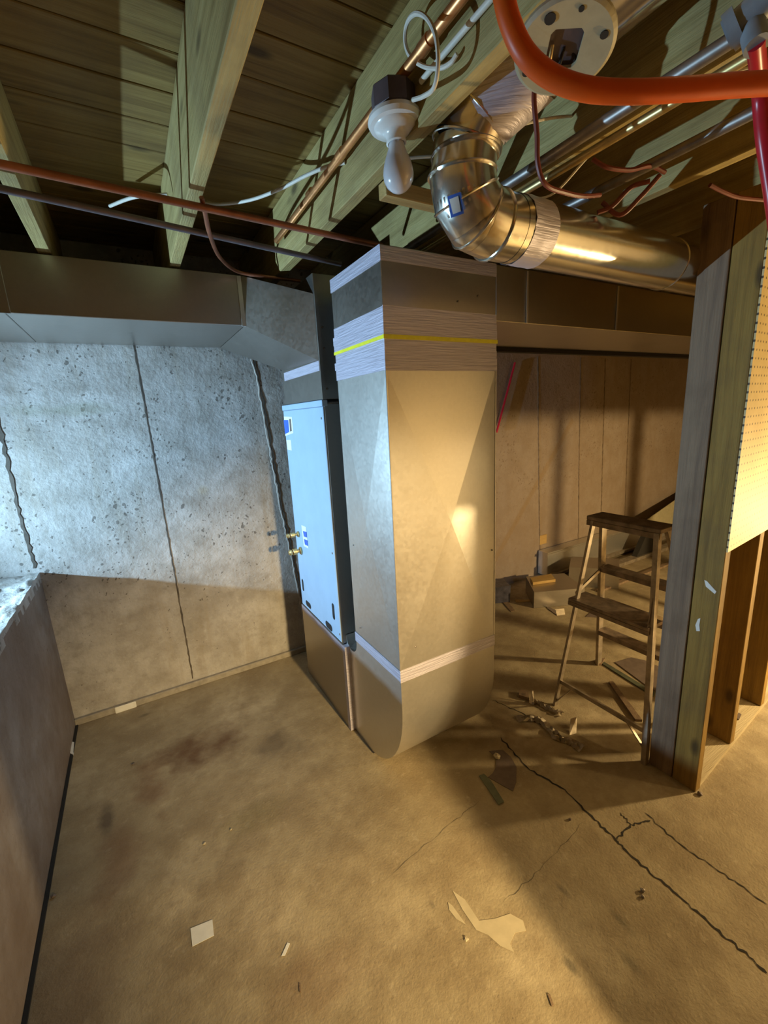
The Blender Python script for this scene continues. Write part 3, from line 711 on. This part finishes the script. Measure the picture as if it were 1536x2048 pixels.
obj('top_apron', B(1.745, 1.750, .882, 1.203, .962, .9845), M_alumdk, lad)
for t in (.29, .50, .72):
    p, q = lerp(Bf, Bt, t), lerp(Df, Dt, t)
    bm = bmesh.new(); box(bm, p.x-.035, p.x+.035, q.y+.01, p.y-.01, p.z-.005, p.z+.003, .001); box(bm, p.x-.035, p.x-.031, q.y+.01, p.y-.01, p.z-.022, p.z-.004)
    obj('step', bm, M_alumdk, lad)
p, q = lerp(Cf, Ct, .145), lerp(Af, At, .145); L('crossbar', p, q, .010, .020, up=(0,0,1))
L('corner_brace', lerp(Cf,Ct,.02), p.lerp(q,.17), .006, .012, up=(1,0,0)); L('corner_brace', lerp(Af,At,.06), p.lerp(q,.80), .006, .012, up=(1,0,0))
p, q = lerp(Cf, Ct, .62), lerp(Af, At, .62)
obj('folding_shelf', B(p.x-.03, p.x+.10, q.y+.0, p.y+.03, .585, .600, .002), M_alumdk, lad)
obj('shelf_lip', B(p.x-.03, p.x-.024, q.y+.0, p.y+.03, .566, .5845), M_alumdk, lad)
L('spreader', lerp(Cf,Ct,.63)+Vector((0,.012,0)), lerp(Bf,Bt,.72)+Vector((0,-.012,0)), .006, .016, up=(0,0,1)); L('spreader', lerp(Af,At,.66)+Vector((0,.016,0)), lerp(Df,Dt,.50)+Vector((0,.012,0)), .006, .016, up=(0,0,1))
obj('side_gusset', S([(1.70,.872,.60),(1.76,.872,.70),(1.74,.872,.78),(1.72,.872,.72)], .004, (0,1,0)), M_alumdk, lad)

# ------------------------------------------------------------------ things on the floor
def flat(name, px, th, mat, label, cat, z=0.001, group=None):
    return obj(name, S([onz(x, y, 0)+Vector((0,0,z)) for x, y in px], th), mat, None, False, label, cat, group)
def curl(name, px, th, mat, label, cat, amp=.006):
    return flat(name, px, th, mat, label, cat)
flat('paper_scrap', [(381,1858),(425,1840),(428,1872),(385,1894)], .0015, M_paper, 'small white paper square on the bare floor at lower left', 'paper')
flat('paper_sliver', [(575,1886),(580,1888),(570,1912),(563,1913)], .0015, M_paper, 'thin white sliver of paper right of the paper square', 'paper')
arc = [(978,1503),(992,1515),(992,1535),(985,1548),(976,1555)]
flat('sheet_offcut', arc+[(1005,1572),(1026,1583),(1032,1565),(1033,1535),(1022,1515),(1005,1500)], .0015, M_slate, 'curved dark sheet metal offcut lying in front of the duct boot', 'metal scrap')
flat('metal_strip', [(958,1553),(968,1549),(982,1563),(1008,1605),(997,1611)], .004, M_scrap, 'narrow dark green metal strip beside the curved offcut', 'metal scrap')
flat('metal_strip', [(1202,1328),(1209,1326),(1312,1388),(1306,1394)], .006, M_scrap, 'long thin green strip lying behind the ladder legs', 'metal scrap')
flat('wood_strip', [(1217,1367),(1226,1366),(1284,1444),(1270,1443)], .012, M_stud, 'dark wooden strip lying between the ladder legs', 'wood strip')
flat('flat_panel', [(1230,1326),(1262,1316),(1290,1322),(1330,1340),(1345,1400),(1300,1378)], .004, M_slate, 'dark flat panel lying on the floor behind the ladder', 'panel')
flat('wood_block', [(1210,1319),(1188,1325),(1193,1331),(1203,1331)], .012, M_stud, 'tiny dark block beside the ladder foot', 'wood block')
def crumple(name, px, hgt, mat, label, seed, n=9, wd=.05):
    """folded ribbon of foil following floor points"""
    P = smooth_path([onz(*p) for p in px], n); bm = bmesh.new(); prev = None; rnd = random.Random(seed)
    for i, p in enumerate(P):
        d = (P[min(i+1, len(P)-1)]-P[max(i-1, 0)]); d.z = 0; d.normalize(); s = Vector((-d.y, d.x, 0))
        row = [bm.verts.new(p + s*(wd*(k/4-.5)) + Vector((rnd.uniform(-.005,.005), rnd.uniform(-.005,.005), .002+rnd.random()*hgt*(1 if k in (1, 2, 3) else .5)))) for k in range(5)]
        if prev:
            for k in range(4): bm.faces.new((prev[k], prev[k+1], row[k+1], row[k]))
        prev = row
    f = bmesh.ops.solidify(bm, geom=bm.faces[:], thickness=.0012)
    lo = min(v.co.z for v in bm.verts)
    for v in bm.verts: v.co.z += .0006-lo
    return obj(name, bm, mat, None, False, label, 'foil')
crumple('crumpled_foil', [(1035,1440),(1075,1440),(1098,1458),(1118,1478),(1142,1486),(1165,1500)], .022, M_foil, 'long crumpled piece of foil in front of the ladder', 3, 5, .045)
crumple('crumpled_foil', [(1062,1405),(1080,1408),(1100,1420),(1125,1432)], .022, M_foil, 'twisted foil scrap at the ladder foot behind the long foil', 8, 5, .035)
obj('foil_flap', S([onz(1058,1405), onz(1068,1410), onz(1066,1400)+Vector((0,0,.055)), onz(1064,1400)+Vector((0,0,.06))], .002, (0,-1,0)), M_foil, None, False, 'small upright foil flap at the left end of the foil scrap', 'foil')
obj('foil_flap', S([onz(1138,1470), onz(1152,1466), onz(1152,1450)+Vector((0,0,.045)), onz(1140,1452)+Vector((0,0,.04))], .002, (0,-1,0)), M_foil, None, False, 'small upright foil flap at the right end of the foil scraps', 'foil')
flat('wood_block', [(1038,1385),(1056,1388),(1058,1402),(1038,1396)], .018, M_stud, 'small dark wood block left of the foil scraps', 'wood block')
def lump(name, q, r, mat, label, seed, cat='debris', flatn=.6):
    bm = bmesh.new(); bmesh.ops.create_icosphere(bm, subdivisions=2, radius=r)
    for v in bm.verts: v.co *= 1+mn.noise(v.co*(1.6/r)+Vector((seed,0,0)))*.5; v.co.z *= flatn
    lo = min(v.co.z for v in bm.verts); o = onz(*q)
    for v in bm.verts: v.co += Vector((o.x, o.y, -lo+.0005))
    return obj(name, bm, mat, None, False, label, cat)
lump('plaster_crumb', (994,1516), .014, M_splat, 'pale yellowish crumb above the curved offcut', 1)
lump('metal_nut', (1285,1783), .007, M_steel, 'tiny silver nut on the shaded floor, upper of two', 2, 'nut'); lump('metal_nut', (1285,1795), .006, M_steel, 'tiny silver nut on the shaded floor, lower of two', 3, 'nut')
for i, (q, r_, lb_) in enumerate((((267,1529),.006,'tiny dark pebble on the floor in the left dark patch'), ((409,1688),.005,'small pale crumb on the middle floor'), ((462,1660),.004,'small pale crumb right of the brown patch'),
        ((107,1795),.007,'brown crumb near the left wall base'), ((1140,1640),.006,'dark crumb beside the long floor crack'), ((1400,1590),.009,'dark crumb at the foot of the end stud'), ((933,1880),.006,'dark splinter beside the pale paint splash'))):
    lump('floor_crumb', q, r_, M_splat if 'pale' in lb_ else M_slate, lb_, 10+i)
flat('wood_splinter', [(1095,1990),(1100,1990),(1108,2012),(1103,2014)], .003, M_stud, 'dark splinter near the bottom of the picture', 'splinter')
flat('wood_splinter', [(598,1968),(601,1968),(602,1985),(599,1985)], .002, M_stud, 'short dark splinter at lower centre of the floor', 'splinter')
fl = onz(143,1500); obj('wall_chip', S([onz(140,1485), onz(149,1487), onz(147,1512), onz(139,1508)], .008), M_paper, None, False, 'pale concrete chip at the base of the left wall', 'chip')

# stuff at the back wall behind the ladder
def ofs(px, Y): return [ony(x, y, Y) for x, y in px]
db = empty('duct_box', (2.62, 2.15, 0), 'dull sheet metal duct box lying on the floor by the back wall', 'duct')
c = [onz(1048,1194), onz(1142,1207), onz(1210,1175), onz(1078,1160)]
bm = bmesh.new(); h = .13
base4 = [(2.46,2.10),(2.82,1.93),(2.96,2.22),(2.66,2.36)]
slab(bm, [(x_, y_, .002) for x_, y_ in base4], h); obj('shell', bm, M_galv_dull, db)
slabp = [(2.56,2.20,h+.003),(2.75,2.14,h+.003),(2.82,2.24,h+.003),(2.62,2.28,h+.003)]
obj('wood_offcut', S(slabp, .022), M_strip, None, False, 'small bright wood offcut lying on the metal duct box', 'wood offcut')
bm = bmesh.new(); slab(bm, [(3.02,2.22,.002),(3.28,1.94,.002),(3.52,2.10,.002),(3.26,2.38,.002)], .17); obj('duct_box', bm, M_galv_dull, None, False, 'second sheet metal duct box behind the wood offcut', 'duct')
bm = bmesh.new(); slab(bm, [(2.26,2.34,.002),(2.40,2.28,.002),(2.47,2.42,.002),(2.34,2.50,.002)], .14)
for v in bm.verts: v.co += Vector((mn.noise(v.co*9)*.03, mn.noise(v.co*7+Vector((3,0,0)))*.03, 0))
obj('dark_bag', bm, mat_plain('dark_plastic_bag', (.07,.07,.10), .3, .2, .4), None, False, 'dark shiny plastic bag beside the duct box', 'bag')
rl = empty('wall_track', (4.0, 2.50, 0), 'long metal channel lying along the foot of the back wall', 'track')
obj('channel', B(3.02, 6.0, 2.44, 2.545, .02, .24, .004), M_galv, rl); obj('channel_rib', B(3.00, 6.02, 2.425, 2.439, .212, .232, .002), M_galv, rl)
obj('channel_rib', B(3.05, 6.0, 2.40, 2.439, .02, .045, .002), M_alum, rl)
obj('floor_channel', B(3.3, 6.0, 2.22, 2.30, .001, .035, .003), M_alum, None, False, 'narrow metal rail on the floor parallel to the wall channel', 'track')
obj('floor_channel', B(3.1, 5.8, 1.98, 2.02, .001, .02, .002), M_stud, None, False, 'thin wooden lath on the floor in front of the rails', 'lath')
obj('wall_note', B(3.04, 3.13, YB-.005, YB-.0005, .285, .37), M_strip, None, False, 'small yellow note stuck low on the back wall', 'note')
obj('triangular_offcut', S([(4.15,2.32,.30),(5.6,2.42,.10),(5.6,2.42,.52),(5.3,2.42,.50)], .006, (0,1,0)), M_plastic, None, False, 'pale triangular panel propped behind the ladder', 'panel')
obj('black_wedge', S([(4.05,2.24,.036),(4.45,2.24,.036),(4.22,2.24,.27)], .05, (0,1,0)), M_dark, None, False, 'black wedge shaped offcut standing on the narrow floor rail', 'offcut')
obj('red_rod', T([ony(1030,725,YB-.02), ony(993,865,YB-.02)], .008, 8), M_red, None, True, 'thin red rod leaning high on the back wall right of the duct', 'rod')
for i, (q, mt, lb_) in enumerate((([(1005,1205),(1015,1203),(1030,1222),(1022,1224)], M_stud, 'dark splinter left of the duct box'), ([(1030,1200),(1062,1200),(1060,1204),(1032,1205)], M_strip, 'pale wood sliver in front of the duct box'),
        ([(1110,1220),(1128,1218),(1130,1230),(1114,1232)], M_foil, 'shiny foil patch in front of the ladder legs'), ([(1092,1212),(1112,1222),(1112,1230),(1095,1218)], M_slate, 'dark scrap touching the shiny foil patch'),
        ([(1180,1227),(1205,1226),(1200,1236),(1172,1234)], M_slate, 'dark scrap on the floor behind the ladder rails'))):
    flat('floor_scrap', q, .004, mt, lb_, 'scrap')
for i, (q, lb_) in enumerate((((1478,1440), 'small dark splinter on the sill plate'),)): 
    p = onz(*q, .02); obj('wood_splinter', S([p, p+Vector((.05,.01,0)), p+Vector((.05,.022,0)), p+Vector((.0,.015,0))], .004), M_slate, None, False, lb_, 'splinter')
# unseen sheet added behind the camera, shaped to cast the floor's shadow edge
pe = [(.761,-.06,0.0),(1.50,-.06,0.0),(1.62,-1.50,2.07),(.986,-1.50,2.07)]
obj('added_shadow_sheet', S(pe, .018, (0,-.8,-.6)), M_strip, None, False, 'added sheet leaning out of view to cast the floor shadow edge', 'shadow_caster')
